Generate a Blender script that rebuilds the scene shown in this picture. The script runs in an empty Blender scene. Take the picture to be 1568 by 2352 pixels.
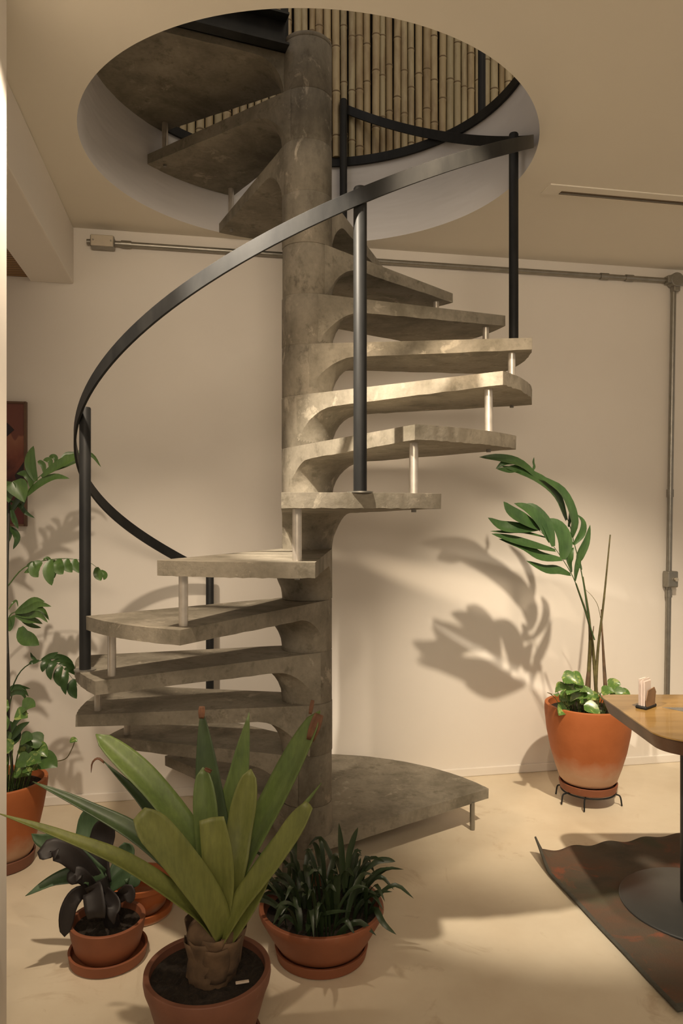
import bpy, bmesh, math, random
from mathutils import Vector, Matrix
random.seed(11)
# ---------------------------------------------------------------- camera, world, lights
F = 1678.0; HZ = 1185.0; CX = 784.0; CAMH = 1.31; DC = 2.7
SC = bpy.context.scene
col = SC.collection
cam_d = bpy.data.cameras.new('camera'); cam = bpy.data.objects.new('camera', cam_d); col.objects.link(cam)
cam_d.sensor_fit = 'VERTICAL'; cam_d.sensor_height = 36.0; cam_d.lens = F / 2352 * 36.0
cam_d.shift_y = (HZ - 1176) / 2352; cam_d.clip_start = 0.02
cam.location = (0, 0, CAMH); cam.rotation_euler = (math.pi / 2, 0, 0)
SC.camera = cam
w = bpy.data.worlds.new('world'); SC.world = w; w.use_nodes = True
w.node_tree.nodes['Background'].inputs[0].default_value = (1.0, 0.82, 0.63, 1)
w.node_tree.nodes['Background'].inputs[1].default_value = 0.39
SC.view_settings.view_transform = 'Standard'; SC.view_settings.look = 'None'
SC.view_settings.gamma = 1.0; SC.view_settings.use_curve_mapping = False
SC.view_settings.exposure = 0.0

def spot(name, loc, aim, power, size, blend, rad, colr):
    d = bpy.data.lights.new(name, 'SPOT'); d.energy = power; d.spot_size = math.radians(size)
    d.spot_blend = blend; d.shadow_soft_size = rad; d.color = colr
    o = bpy.data.objects.new(name, d); col.objects.link(o); o.location = loc
    o.rotation_euler = (Vector(aim) - Vector(loc)).to_track_quat('-Z', 'Y').to_euler()
    return o
def area(name, loc, aim, power, sx, sy, colr, spread=180):
    d = bpy.data.lights.new(name, 'AREA'); d.energy = power; d.shape = 'RECTANGLE'; d.size = sx; d.size_y = sy; d.color = colr
    o = bpy.data.objects.new(name, d); col.objects.link(o); o.location = loc
    o.rotation_euler = (Vector(aim) - Vector(loc)).to_track_quat('-Z', 'Y').to_euler()
    d.spread = math.radians(spread)
    return o
WARM = (1.0, 0.80, 0.57)
LY, LZ = 1.62, 2.58          # row of ceiling spots just above the frame
spot('spot_right', (1.14, 1.76, LZ), (1.20, 3.48, 0.22), 290, 54, 0.9, 0.03, (1.0, 0.83, 0.62))
spot('spot_left', (-0.68, LY, LZ), (-0.90, 2.95, 0.10), 135, 66, 0.9, 0.03, (1.0, 0.82, 0.62))
spot('spot_middle', (0.36, LY, LZ), (0.30, 2.75, 1.38), 110, 52, 0.9, 0.03, WARM)
spot('spot_cross', (-0.52, 1.45, LZ), (0.58, 2.80, 0.66), 320, 42, 0.45, 0.02, (1.0, 0.86, 0.68))
spot('spot_jamb', (0.95, 1.05, LZ), (-0.86, 1.76, 1.05), 150, 30, 1.0, 0.03, WARM)
area('room_light', (-0.1, -1.2, 2.45), (-0.4, 3.4, 2.55), 36, 1.8, 0.7, (1.0, 0.81, 0.60), 110)
area('upstairs_warm', (0.9, 1.2, 4.9), (0.2, 3.5, 3.9), 10, 0.8, 0.8, (1.0, 0.84, 0.62))
area('upstairs_light', (-1.1, 1.6, 4.6), (0.3, 3.2, 2.9), 2.2, 0.6, 0.6, (0.80, 0.84, 1.0))

# ---------------------------------------------------------------- helpers
def tag(o, label=None, cat=None, group=None, kind=None):
    if label: o['label'] = label
    if cat: o['category'] = cat
    if group: o['group'] = group
    if kind: o['kind'] = kind
    return o
def empty(name, loc, label=None, cat=None, group=None):
    o = bpy.data.objects.new(name, None); o.empty_display_size = 0.1; o.location = loc; col.objects.link(o)
    return tag(o, label, cat, group)
def obj(name, bm, m, parent=None, smooth=None, bevel=None, solid=None, sub=0):
    bmesh.ops.recalc_face_normals(bm, faces=bm.faces)
    me = bpy.data.meshes.new(name); bm.to_mesh(me); bm.free()
    ms = m if isinstance(m, (list, tuple)) else [m]
    for q in ms: me.materials.append(q)
    o = bpy.data.objects.new(name, me); col.objects.link(o)
    if parent is not None:                      # meshes are written in world coordinates; keep them there
        o.parent = parent
        W = Matrix.Translation(Vector(parent.location) + (Vector(parent.parent.location) if parent.parent else Vector()))
        me.transform(W.inverted())
    if smooth is not None:
        for p in me.polygons: p.use_smooth = True
        try: me.set_sharp_from_angle(angle=math.radians(smooth))
        except Exception: pass
    if solid:
        md = o.modifiers.new('solid', 'SOLIDIFY'); md.thickness = solid; md.offset = 0
    if bevel:
        md = o.modifiers.new('bevel', 'BEVEL'); md.width = bevel; md.segments = 2; md.limit_method = 'ANGLE'; md.angle_limit = math.radians(40)
    if sub:
        md = o.modifiers.new('sub', 'SUBSURF'); md.levels = sub; md.render_levels = sub
    return o
def at(px, py, d):
    return Vector(((px - CX) / F * d, d, CAMH + (HZ - py) / F * d))
def floor_at(px, py, z=0.0):
    d = (CAMH - z) * F / (py - HZ)
    return Vector(((px - CX) / F * d, d, z))
def lev(l): return CAMH + (HZ - l) / F * DC
def box(bm, c, s, e=None):
    """box centred c, size s, with local x axis e (2D direction)"""
    ex = Vector((1, 0, 0)) if e is None else Vector((e[0], e[1], 0)).normalized()
    ey = Vector((-ex.y, ex.x, 0)); ez = Vector((0, 0, 1)); c = Vector(c)
    v = [bm.verts.new(c + ex * (a * s[0] / 2) + ey * (b * s[1] / 2) + ez * (k * s[2] / 2)) for k in (-1, 1) for a, b in ((-1, -1), (1, -1), (1, 1), (-1, 1))]
    for f in ((3, 2, 1, 0), (4, 5, 6, 7), (0, 1, 5, 4), (1, 2, 6, 5), (2, 3, 7, 6), (3, 0, 4, 7)):
        bm.faces.new([v[i] for i in f])
def tube(bm, pts, r, n=12, cap=True):
    pts = [Vector(p) for p in pts]; rs = r if isinstance(r, (list, tuple)) else [r] * len(pts)
    rings = []; prev = None
    for i, p in enumerate(pts):
        t = (pts[min(i + 1, len(pts) - 1)] - pts[max(i - 1, 0)]).normalized()
        if prev is None:
            a = Vector((1, 0, 0)) if abs(t.x) < 0.9 else Vector((0, 1, 0))
            u = t.cross(a).normalized()
        else: u = (prev - t * prev.dot(t)).normalized()
        prev = u; v = t.cross(u)
        rings.append([bm.verts.new(p + (u * math.cos(k * 2 * math.pi / n) + v * math.sin(k * 2 * math.pi / n)) * rs[i]) for k in range(n)])
    for a, b in zip(rings, rings[1:]):
        for k in range(n): bm.faces.new((a[k], a[(k + 1) % n], b[(k + 1) % n], b[k]))
    if cap:
        bm.faces.new(rings[0][::-1]); bm.faces.new(rings[-1])
def lathe(bm, c, prof, n=64, closed=False, wob=0.0):
    c = Vector(c); rings = []
    for r, z in prof:
        if r < 1e-5: rings.append([bm.verts.new(c + Vector((0, 0, z)))]); continue
        rings.append([bm.verts.new(c + Vector((math.cos(k * 2 * math.pi / n), math.sin(k * 2 * math.pi / n), 0)) * (r * (1 + wob * math.sin(k * 2 * math.pi / n * 3 + 1))) + Vector((0, 0, z))) for k in range(n)])
    pr = list(zip(rings, rings[1:]))
    if closed: pr.append((rings[-1], rings[0]))
    for a, b in pr:
        for k in range(n):
            k2 = (k + 1) % n
            if len(a) == 1 and len(b) == 1: continue
            if len(a) == 1: bm.faces.new((a[0], b[k2], b[k]))
            elif len(b) == 1: bm.faces.new((a[k], a[k2], b[0]))
            else: bm.faces.new((a[k], a[k2], b[k2], b[k]))
def bez(pts, n):
    """Catmull-Rom through pts"""
    pts = [Vector(p) for p in pts]; P = [pts[0] * 2 - pts[1]] + pts + [pts[-1] * 2 - pts[-2]]; out = []
    seg = len(pts) - 1
    for i in range(n + 1):
        t = i / n * seg; k = min(int(t), seg - 1); t -= k
        a, b, c, d = P[k:k + 4]
        out.append(0.5 * ((2 * b) + (c - a) * t + (2 * a - 5 * b + 4 * c - d) * t * t + (3 * b - a - 3 * c + d) * t ** 3))
    return out
def blade(bm, pts, width, up=(0, 0, 1), prof='lance', fold=0.25, n=14, ridge=0.0, cross=4):
    """leaf blade following pts; width in metres (full); up = side the upper face looks to"""
    P = bez(pts, n); up = Vector(up); rows = []; width = width * 1.15
    for i, p in enumerate(P):
        t = i / n
        if prof == 'lance': k = math.sin(math.pi * min(1, t * 0.93 + 0.07)) ** 0.75
        elif prof == 'strap': k = (0.62 + 0.38 * min(1, t * 2.2)) * (1 if t < 0.72 else math.sqrt(max(0, 1 - ((t - 0.72) / 0.28) ** 2)) * 0.97 + 0.03)
        elif prof == 'taper': k = (0.75 + 0.30 * math.sin(math.pi * min(1, t * 1.4))) * (1 if t < 0.45 else max(0.02, 1 - ((t - 0.45) / 0.55) ** 2.2))
        elif prof == 'blunt': k = (0.60 + 0.40 * math.sin(math.pi * min(.5, t * 0.85)) ) * (1 if t < 0.84 else 1 - 0.55 * ((t - 0.84) / 0.16) ** 2)
        elif prof == 'cut': k = 0.62 + 0.40 * math.sin(math.pi * min(1, t * 0.78 + 0.06))
        elif prof == 'heart': k = math.sin(math.pi * min(1, t ** 0.62)) ** 0.8 if t < 1 else 0.01
        else: k = 1
        k = max(k, 0.012)
        tg = (P[min(i + 1, n)] - P[max(i - 1, 0)]).normalized()
        s = tg.cross(up)
        if s.length < 1e-4: s = tg.cross(Vector((0.3, 1, 0)))
        s.normalize(); nr = s.cross(tg).normalized()
        row = []
        for j in range(-cross // 2, cross // 2 + 1):
            q = j / (cross / 2)
            row.append(bm.verts.new(p + s * (q * k * width / 2) + nr * (fold * (abs(q) ** 1.5) * k * width / 2 + ridge * math.sin(t * 17 + q) * width)))
        rows.append(row)
    for a, b in zip(rows, rows[1:]):
        for j in range(len(a) - 1): bm.faces.new((a[j], a[j + 1], b[j + 1], b[j]))

# ---------------------------------------------------------------- materials
class NT:
    def __init__(s, name):
        s.m = bpy.data.materials.new(name); s.m.use_nodes = True; s.t = s.m.node_tree; s.b = s.t.nodes['Principled BSDF']
        s.tc = s.t.nodes.new('ShaderNodeTexCoord')
    def n(s, ty, **kw):
        x = s.t.nodes.new(ty)
        for k, v in kw.items():
            if k in x.inputs.keys(): x.inputs[k].default_value = v
            else: setattr(x, k, v)
        return x
    def l(s, a, b): s.t.links.new(a, b)
    def noise(s, scale, detail=4, rough=0.55, coord='Object', dist=0.0, stretch=None):
        src = s.tc.outputs[coord]
        if stretch:
            mp = s.n('ShaderNodeMapping'); mp.inputs['Scale'].default_value = stretch; s.l(src, mp.inputs[0]); src = mp.outputs[0]
        x = s.n('ShaderNodeTexNoise', Scale=scale, Detail=detail, Roughness=rough, Distortion=dist); s.l(src, x.inputs['Vector']); return x.outputs['Fac']
    def ramp(s, fac, stops):
        r = s.n('ShaderNodeValToRGB'); e = r.color_ramp.elements
        while len(e) < len(stops): e.new(0.5)
        for x, (p, c) in zip(e, stops): x.position = p; x.color = (*c, 1)
        s.l(fac, r.inputs[0]); return r.outputs[0]
    def mix(s, fac, a, b, mode='MIX'):
        m = s.n('ShaderNodeMix', data_type='RGBA', blend_type=mode)
        for sock, v in ((m.inputs[0], fac), (m.inputs[6], a), (m.inputs[7], b)):
            if isinstance(v, (int, float)): sock.default_value = v
            elif isinstance(v, tuple): sock.default_value = (*v, 1)
            else: s.l(v, sock)
        return m.outputs[2]
    def bump(s, h, strength=0.3, dist=0.01):
        b = s.n('ShaderNodeBump', Strength=strength, Distance=dist); s.l(h, b.inputs['Height']); s.l(b.outputs[0], s.b.inputs['Normal'])
    def base(s, c):
        if isinstance(c, tuple): s.b.inputs['Base Color'].default_value = (*c, 1)
        else: s.l(c, s.b.inputs['Base Color'])
    def rough(s, v): s.b.inputs['Roughness'].default_value = v
def simple(name, c, rough=0.5, metal=0.0, scale=30, var=0.15, bump=0.0):
    t = NT(name); f = t.noise(scale)
    t.base(t.ramp(f, [(0.25, tuple(x * (1 - var) for x in c)), (0.75, tuple(min(1, x * (1 + var)) for x in c))]))
    t.rough(rough); t.b.inputs['Metallic'].default_value = metal
    if bump: t.bump(f, bump, 0.003)
    return t.m

t = NT('wall_paint'); f = t.noise(1.3, 5); t.base(t.ramp(f, [(0.3, (0.74, 0.69, 0.62)), (0.7, (0.80, 0.75, 0.68))])); t.rough(0.8); t.bump(t.noise(60, 3), 0.06, 0.002); M_wall = t.m
t = NT('ceiling_paint'); f = t.noise(1.1, 5); t.base(t.ramp(f, [(0.3, (0.77, 0.72, 0.62)), (0.7, (0.81, 0.76, 0.66))])); t.rough(0.85); M_ceil = t.m
t = NT('stairwell_paint'); f = t.noise(2.0, 5); t.base(t.ramp(f, [(0.3, (0.64, 0.62, 0.61)), (0.7, (0.69, 0.67, 0.66))])); t.rough(0.8)
wv = t.n('ShaderNodeTexWave', Scale=1.2, Distortion=3.0); t.l(t.tc.outputs['Object'], wv.inputs['Vector']); t.bump(t.noise(3.0, 2, stretch=(1, 1, 5)), 0.25, 0.03); M_well = t.m
t = NT('cement_floor')
f1 = t.noise(1.6, 6, 0.6); c = t.ramp(f1, [(0.3, (0.60, 0.50, 0.36)), (0.55, (0.70, 0.61, 0.46)), (0.8, (0.77, 0.68, 0.53))])
st = t.ramp(t.noise(3.1, 8, 0.68, dist=1.2), [(0.575, (0, 0, 0)), (0.72, (0.7, 0.7, 0.7))]); c = t.mix(st, c, (0.40, 0.28, 0.16))
st2 = t.ramp(t.noise(11.0, 6, 0.7, dist=0.8), [(0.66, (0, 0, 0)), (0.78, (0.8, 0.8, 0.8))]); c = t.mix(st2, c, (0.42, 0.32, 0.21))
t.base(c); t.rough(0.42); t.bump(t.noise(9, 5), 0.08, 0.006); M_floor = t.m
def concrete(name, dark, mid, light, pale, amt, st):
    t = NT(name)
    c = t.ramp(t.noise(4.5, 9, 0.62, dist=0.3, stretch=st), [(0.32, dark), (0.50, mid), (0.68, light)])
    p = t.ramp(t.noise(13.0, 9, 0.7, dist=0.5, stretch=st), [(0.57, (0, 0, 0)), (0.63, (amt, amt, amt))])
    q = t.ramp(t.noise(3.0, 4, 0.5), [(0.42, (0, 0, 0)), (0.60, (1, 1, 1))])
    c = t.mix(t.mix(1.0, p, q, 'MULTIPLY'), c, pale)
    d = t.ramp(t.noise(17.0, 8, 0.7, stretch=st), [(0.55, (0, 0, 0)), (0.68, (0.85, 0.85, 0.85))]); c = t.mix(d, c, dark)
    g = t.ramp(t.noise(70, 4, 0.6), [(0.3, (0.86, 0.86, 0.86)), (0.6, (1, 1, 1))]); c = t.mix(1.0, c, g, 'MULTIPLY')
    t.base(c); t.rough(0.78)
    t.bump(t.noise(38, 8, 0.7), 0.4, 0.004); return t.m
M_conc = concrete('stair_concrete', (0.13, 0.113, 0.08), (0.235, 0.208, 0.16), (0.31, 0.275, 0.215), (0.46, 0.41, 0.32), 0.55, (1, 1, 1))
M_col = concrete('column_concrete', (0.085, 0.072, 0.05), (0.18, 0.157, 0.118), (0.28, 0.245, 0.19), (0.46, 0.40, 0.31), 0.9, (1, 1, 0.6))
t = NT('black_steel'); f = t.noise(14, 6, 0.6, stretch=(1, 1, 0.35)); t.base(t.ramp(f, [(0.35, (0.010, 0.0105, 0.011)), (0.75, (0.024, 0.024, 0.023))]))
t.rough(0.5); t.b.inputs['Specular IOR Level'].default_value = 0.2; t.bump(t.noise(90, 3), 0.05, 0.002); M_black = t.m
M_alu = simple('brushed_pipe', (0.62, 0.57, 0.50), 0.32, 0.65, 40, 0.12)
M_copper = M_alu
M_cond = simple('galvanised_conduit', (0.30, 0.285, 0.25), 0.38, 0.8, 25, 0.15)
M_plate = simple('cover_plate', (0.60, 0.54, 0.44), 0.3, 0.6, 20, 0.08)
def terracotta(name, a, b, pale=None):
    t = NT(name); c = t.ramp(t.noise(7, 6, 0.6), [(0.3, a), (0.7, b)])
    if pale:
        sp = t.n('ShaderNodeSeparateXYZ'); t.l(t.tc.outputs['Generated'], sp.inputs[0])
        ad = t.n('ShaderNodeMath', operation='MULTIPLY_ADD'); t.l(t.noise(6, 4, coord='Generated'), ad.inputs[0]); ad.inputs[1].default_value = 0.25; t.l(sp.outputs[2], ad.inputs[2])
        c = t.mix(t.ramp(ad.outputs[0], [(0.26, (1, 1, 1)), (0.52, (0, 0, 0))]), c, pale)
    else:
        c = t.mix(t.ramp(t.noise(5, 7, 0.6, dist=1), [(0.62, (0, 0, 0)), (0.75, (0.5, 0.5, 0.5))]), c, (0.30, 0.19, 0.13))
    t.base(c); t.rough(0.62); t.bump(t.noise(30, 4, stretch=(0.3, 0.3, 2)), 0.12, 0.003); return t.m
M_terra = terracotta('terracotta', (0.205, 0.066, 0.028), (0.275, 0.09, 0.038))
M_terra2 = terracotta('terracotta_limed', (0.40, 0.115, 0.03), (0.50, 0.15, 0.045), (0.55, 0.34, 0.22))
M_terra3 = terracotta('terracotta_aged', (0.16, 0.062, 0.036), (0.22, 0.088, 0.05))
t = NT('soil'); f = t.noise(70, 8, 0.7); t.base(t.ramp(f, [(0.3, (0.012, 0.009, 0.006)), (0.6, (0.05, 0.033, 0.02)), (0.8, (0.12, 0.08, 0.05))])); t.rough(0.95); t.bump(f, 1.0, 0.02); M_soil = t.m
M_soil2 = M_soil
def leafmat(name, a, b, rough=0.38, stripe=None, tipc=None, trans=0.0):
    t = NT(name); c = t.ramp(t.noise(9, 5, 0.6), [(0.3, a), (0.7, b)])
    if stripe:
        c = t.mix(t.ramp(t.noise(26, 5, 0.6, dist=1.5), [(0.52, (0, 0, 0)), (0.62, (0.8, 0.8, 0.8))]), c, stripe)
    c = t.mix(1.0, c, t.ramp(t.noise(8, 4, 0.6, stretch=(14, 14, 2)), [(0.35, (0.78, 0.78, 0.78)), (0.65, (1, 1, 1))]), 'MULTIPLY')
    t.base(c); t.rough(rough)
    t.b.inputs['Coat Weight'].default_value = 0.05; t.b.inputs['Coat Roughness'].default_value = 0.3
    t.bump(t.noise(40, 3, stretch=(1, 1, 0.3)), 0.10, 0.003); return t.m
M_brom = leafmat('bromeliad_leaf', (0.075, 0.12, 0.028), (0.135, 0.19, 0.048), 0.45)
M_brom_y = leafmat('bromeliad_leaf_yellowish', (0.135, 0.155, 0.036), (0.20, 0.22, 0.055), 0.5)
M_brom_d = leafmat('bromeliad_leaf_dark', (0.03, 0.055, 0.02), (0.058, 0.092, 0.032), 0.45)
M_dry = simple('dry_leaf', (0.13, 0.055, 0.025), 0.7, 0, 40, 0.4)
M_purple = leafmat('dark_bromeliad_leaf', (0.007, 0.005, 0.005), (0.018, 0.012, 0.010), 0.6)
M_purple_g = leafmat('dark_bromeliad_leaf_green', (0.035, 0.07, 0.032), (0.07, 0.125, 0.055), 0.5)
M_palm = leafmat('palm_leaf', (0.022, 0.055, 0.016), (0.05, 0.105, 0.028), 0.35)
M_palm2 = leafmat('light_palm_leaf', (0.055, 0.115, 0.03), (0.10, 0.18, 0.045), 0.35)
M_pothos = leafmat('pothos_leaf', (0.07, 0.15, 0.03), (0.12, 0.23, 0.05), 0.3, (0.38, 0.46, 0.14))
M_grassy = leafmat('strap_leaf', (0.018, 0.034, 0.013), (0.04, 0.065, 0.025), 0.4)
M_stem = simple('plant_stem', (0.10, 0.085, 0.03), 0.5, 0, 30, 0.4)
M_stemd = simple('dark_plant_stem', (0.03, 0.028, 0.02), 0.5, 0, 30, 0.3)
M_husk = simple('husk', (0.115, 0.07, 0.038), 0.8, 0, 18, 0.6, 0.8)
t = NT('bamboo'); oi = t.n('ShaderNodeObjectInfo')
c = t.ramp(oi.outputs['Random'], [(0.0, (0.31, 0.235, 0.125)), (0.4, (0.44, 0.355, 0.21)), (0.7, (0.36, 0.31, 0.19)), (1.0, (0.52, 0.43, 0.27))])
c = t.mix(t.ramp(t.noise(7, 7, 0.6, stretch=(3, 3, 0.8)), [(0.45, (0, 0, 0)), (0.8, (1, 1, 1))]), c, (0.19, 0.12, 0.06)); t.base(c); t.rough(0.5); M_bamb = t.m
M_node = simple('bamboo_node', (0.21, 0.155, 0.09), 0.7)
M_dark = simple('dark_backing', (0.02, 0.016, 0.012), 0.9)
t = NT('slatted_wood'); wv = t.n('ShaderNodeTexWave', wave_type='BANDS', bands_direction='Y', Scale=14.0, Distortion=1.0, Detail=2.0); t.l(t.tc.outputs['Object'], wv.inputs['Vector'])
t.base(t.ramp(wv.outputs['Fac'], [(0.1, (0.09, 0.045, 0.015)), (0.6, (0.34, 0.20, 0.08))])); t.rough(0.6); t.bump(wv.outputs['Fac'], 0.5, 0.01); M_slat = t.m
t = NT('table_wood'); c = t.ramp(t.noise(5, 6, 0.6, stretch=(1, 7, 1)), [(0.3, (0.22, 0.125, 0.035)), (0.7, (0.31, 0.185, 0.06))]); t.base(c); t.rough(0.28); t.b.inputs['Coat Weight'].default_value = 0.3; M_table = t.m
M_edge = simple('table_edge_wood', (0.085, 0.042, 0.022), 0.4, 0, 12, 0.4)
M_disc = simple('painted_base_plate', (0.045, 0.046, 0.044), 0.42, 0.2, 8, 0.15)
M_inlay = simple('grey_inlay', (0.13, 0.12, 0.105), 0.25, 0.0, 60, 0.3)
M_nap = simple('napkin_paper', (0.62, 0.52, 0.46), 0.9, 0, 30, 0.06)
M_kraft = simple('holder_wood', (0.20, 0.115, 0.06), 0.6, 0, 20, 0.3)
t = NT('rug_weave'); c = t.ramp(t.noise(3.2, 6, 0.6, stretch=(1, 1.6, 1)), [(0.30, (0.060, 0.052, 0.036)), (0.45, (0.10, 0.072, 0.048)), (0.60, (0.125, 0.070, 0.042)), (0.75, (0.085, 0.075, 0.05))])
c = t.mix(t.ramp(t.noise(7.0, 5, 0.6, dist=0.8), [(0.57, (0, 0, 0)), (0.68, (0.75, 0.75, 0.75))]), c, (0.26, 0.075, 0.035))
c = t.mix(t.ramp(t.noise(4.3, 3, 0.5), [(0.55, (0, 0, 0)), (0.66, (0.6, 0.6, 0.6))]), c, (0.055, 0.07, 0.04))
t.base(c); t.rough(0.95); t.bump(t.noise(220, 2), 0.6, 0.003); M_rug = t.m
M_rugb = simple('rug_border', (0.075, 0.07, 0.055), 0.95, 0, 60, 0.2)
t = NT('canvas_print')
sp = t.n('ShaderNodeSeparateXYZ'); t.l(t.tc.outputs['Generated'], sp.inputs[0])
ad = t.n('ShaderNodeMath', operation='MULTIPLY_ADD'); t.l(t.noise(2.6, 3, 0.5, coord='Generated', dist=1.0), ad.inputs[0]); ad.inputs[1].default_value = 0.6; t.l(sp.outputs[2], ad.inputs[2])
t.base(t.ramp(ad.outputs[0], [(0.35, (0.10, 0.02, 0.016)), (0.62, (0.05, 0.012, 0.012)), (0.80, (0.20, 0.055, 0.035)), (0.98, (0.30, 0.12, 0.07)), (1.12, (0.17, 0.055, 0.04))])); t.rough(0.6); M_paint = t.m
M_frame = simple('frame_wood', (0.12, 0.06, 0.03), 0.5)
M_shape = simple('dark_print_shape', (0.02, 0.01, 0.013), 0.6)
M_white = simple('white_chip', (0.6, 0.5, 0.4), 0.7)
M_ventin = simple('vent_recess', (0.12, 0.085, 0.05), 0.8)

# ---------------------------------------------------------------- setting
E = Vector((1, 0.19, 0)).normalized(); N = Vector((-0.19, 1, 0)).normalized()     # along / into the back wall
def wallp(X, off=0.0, z=0.0):      # point on back wall at world X, off metres in front of it
    p = Vector((X, 3.559 + 0.19 * X, z)); return p - N * off
ZC = lev(369); ZU = lev(119)       # ceiling underside, upper floor
XL, XR, YN = -3.2, 3.4, -1.8
bm = bmesh.new(); box(bm, (0.1, 1.4, -0.05), (7.2, 6.8, 0.1)); tag(obj('floor', bm, M_floor), kind='structure')
bm = bmesh.new()
c = (wallp(XL) + wallp(XR)) / 2 + N * 0.06; box(bm, (c.x, c.y, 2.6), ((wallp(XL) - wallp(XR)).length, 0.12, 5.4), E); tag(obj('wall_back', bm, M_wall), kind='structure')
bm = bmesh.new(); c = (wallp(XL) + wallp(XR)) / 2 - N * 0.005; box(bm, (c.x, c.y, 0.021), ((wallp(XL) - wallp(XR)).length, 0.012, 0.042), E)
tag(obj('baseboard_back', bm, M_wall, bevel=0.004), kind='structure')
# ceiling slab with the round stairwell opening
HC = Vector(((714.5 - CX) / F * DC, DC * 1.0015, 0)); HR = 0.302 * DC
bm = bmesh.new(); nn = 160; lo_i, lo_o, hi_i, hi_o = [], [], [], []
def ray_rect(c, d):
    best = 1e9
    for ax, lim in ((0, XL), (0, XR), (1, YN)):
        if abs(d[ax]) > 1e-9:
            tt = (lim - c[ax]) / d[ax]
            if tt > 0: best = min(best, tt)
    den = d[1] - 0.19 * d[0]
    if den > 1e-9:
        tt = (3.558 + 0.19 * c[0] - c[1]) / den
        if tt > 0: best = min(best, tt)
    return best
angs = [k * 2 * math.pi / nn for k in range(nn)]
for X, Y in ((XL, YN), (XR, YN), (XL, 3.558 + 0.19 * XL), (XR, 3.558 + 0.19 * XR)): angs.append(math.atan2(Y - HC.y, X - HC.x) % (2 * math.pi))
for a in sorted(angs):
    d = Vector((math.cos(a), math.sin(a), 0)); q = max(ray_rect(HC, d), HR + 0.002); pi_, po = HC + d * HR, HC + d * q
    lo_i.append(bm.verts.new((pi_.x, pi_.y, ZC))); lo_o.append(bm.verts.new((po.x, po.y, ZC)))
    hi_i.append(bm.verts.new((pi_.x, pi_.y, ZU - 0.002))); hi_o.append(bm.verts.new((po.x, po.y, ZU - 0.002)))
m_ = len(lo_i)
for k in range(m_):
    j = (k + 1) % m_
    bm.faces.new((lo_i[k], lo_i[j], lo_o[j], lo_o[k])); bm.faces.new((hi_i[k], hi_o[k], hi_o[j], hi_i[j]))
    fc = bm.faces.new((lo_i[k], hi_i[k], hi_i[j], lo_i[j])); fc.material_index = 1
tag(obj('ceiling', bm, [M_ceil, M_well], smooth=30), kind='structure')
# dropped beam on the left with slatted wood ceiling beyond
zb = CAMH + (HZ - 650) / F * 3.31
p = wallp(-1.31); bw = 0.185
bm = bmesh.new(); cc = p - N * 2.6; box(bm, (cc.x, cc.y, (zb + ZC) / 2), (bw, 5.2, ZC - zb - 0.001), E); tag(obj('trim_1', bm, M_wall, bevel=0.006), kind='structure')
bm = bmesh.new(); cc = p - E * (bw / 2 + 0.8) - N * 2.6; box(bm, (cc.x, cc.y, zb + 0.045), (1.6, 5.2, 0.05), E); tag(obj('ceiling.001', bm, M_slat), kind='structure')
# near reveal of the opening the photo is taken through
bm = bmesh.new(); q = Vector(((17 - CX) / F * 1.86, 1.86, 0)); cc = q - E * 0.25 - N * 0.12; box(bm, (cc.x, cc.y, ZC / 2), (0.5, 0.24, ZC - 0.002), E)
tag(obj('wall_left', bm, M_wall, bevel=0.008), kind='structure')

# ---------------------------------------------------------------- spiral staircase
C0 = Vector(((705 - CX) / F * DC, DC, 0)); RC = 57.2 / F * DC * 0.998; RT = 0.298 * DC
def pol(theta, r, z):
    a = math.radians(theta); return Vector((C0.x + r * math.sin(a), C0.y - r * math.cos(a), z))
stair = empty('spiral_staircase', (C0.x, C0.y, 0), 'grey precast concrete spiral staircase with black flat handrail, winding through the round ceiling opening', 'staircase')
RIS = 114.6 / F * DC; TH = 0.041
def sector(top, th0, th1, R=RT, drop=None, thick=TH, rin=RC, fil=0.115, nr=22, na=26, seed=0, k1=None):
    """plan = hull of the column circle and the outer arc; underside flares down into the column collar"""
    rnd = random.Random(seed); bm = bmesh.new(); T, B = [], []
    aR = math.degrees(math.acos(rin / R))
    rs = [rin + (R - rin) * (i / nr) ** 1.6 for i in range(nr + 1)]
    for r in rs:
        ar = math.degrees(math.acos(min(1, rin / r)))
        a0, a1 = th0 - aR + ar, (th1 + aR - ar if k1 is None else th1 + math.degrees(math.acos(k1 / R) - math.acos(k1 / r)))
        x = (r - rin) / fil
        f = (1 - math.sqrt(max(0, 1 - (1 - x) ** 2))) if x < 1 else 0
        tk = thick + 0.012 * max(0, 1 - (r - rin) / (R - rin)) + ((drop or RIS) - thick - 0.014) * f
        tr, br = [], []
        for j in range(na + 1):
            a = a0 + (a1 - a0) * j / na
            e = 0.0012 * rnd.uniform(-1, 1) if (j in (0, na) or r == rs[-1]) else 0
            tr.append(bm.verts.new(pol(a, r + e, top))); br.append(bm.verts.new(pol(a, r + e * 2, top - tk + e)))
        T.append(tr); B.append(br)
    for i in range(nr):
        for j in range(na):
            bm.faces.new((T[i][j], T[i + 1][j], T[i + 1][j + 1], T[i][j + 1])); bm.faces.new((B[i][j], B[i][j + 1], B[i + 1][j + 1], B[i + 1][j]))
        bm.faces.new((T[i][0], B[i][0], B[i + 1][0], T[i + 1][0])); bm.faces.new((T[i][na], T[i + 1][na], B[i + 1][na], B[i][na]))
    for j in range(na):
        bm.faces.new((T[nr][j], B[nr][j], B[nr][j + 1], T[nr][j + 1])); bm.faces.new((T[0][j], T[0][j + 1], B[0][j + 1], B[0][j]))
    return bm
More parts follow.
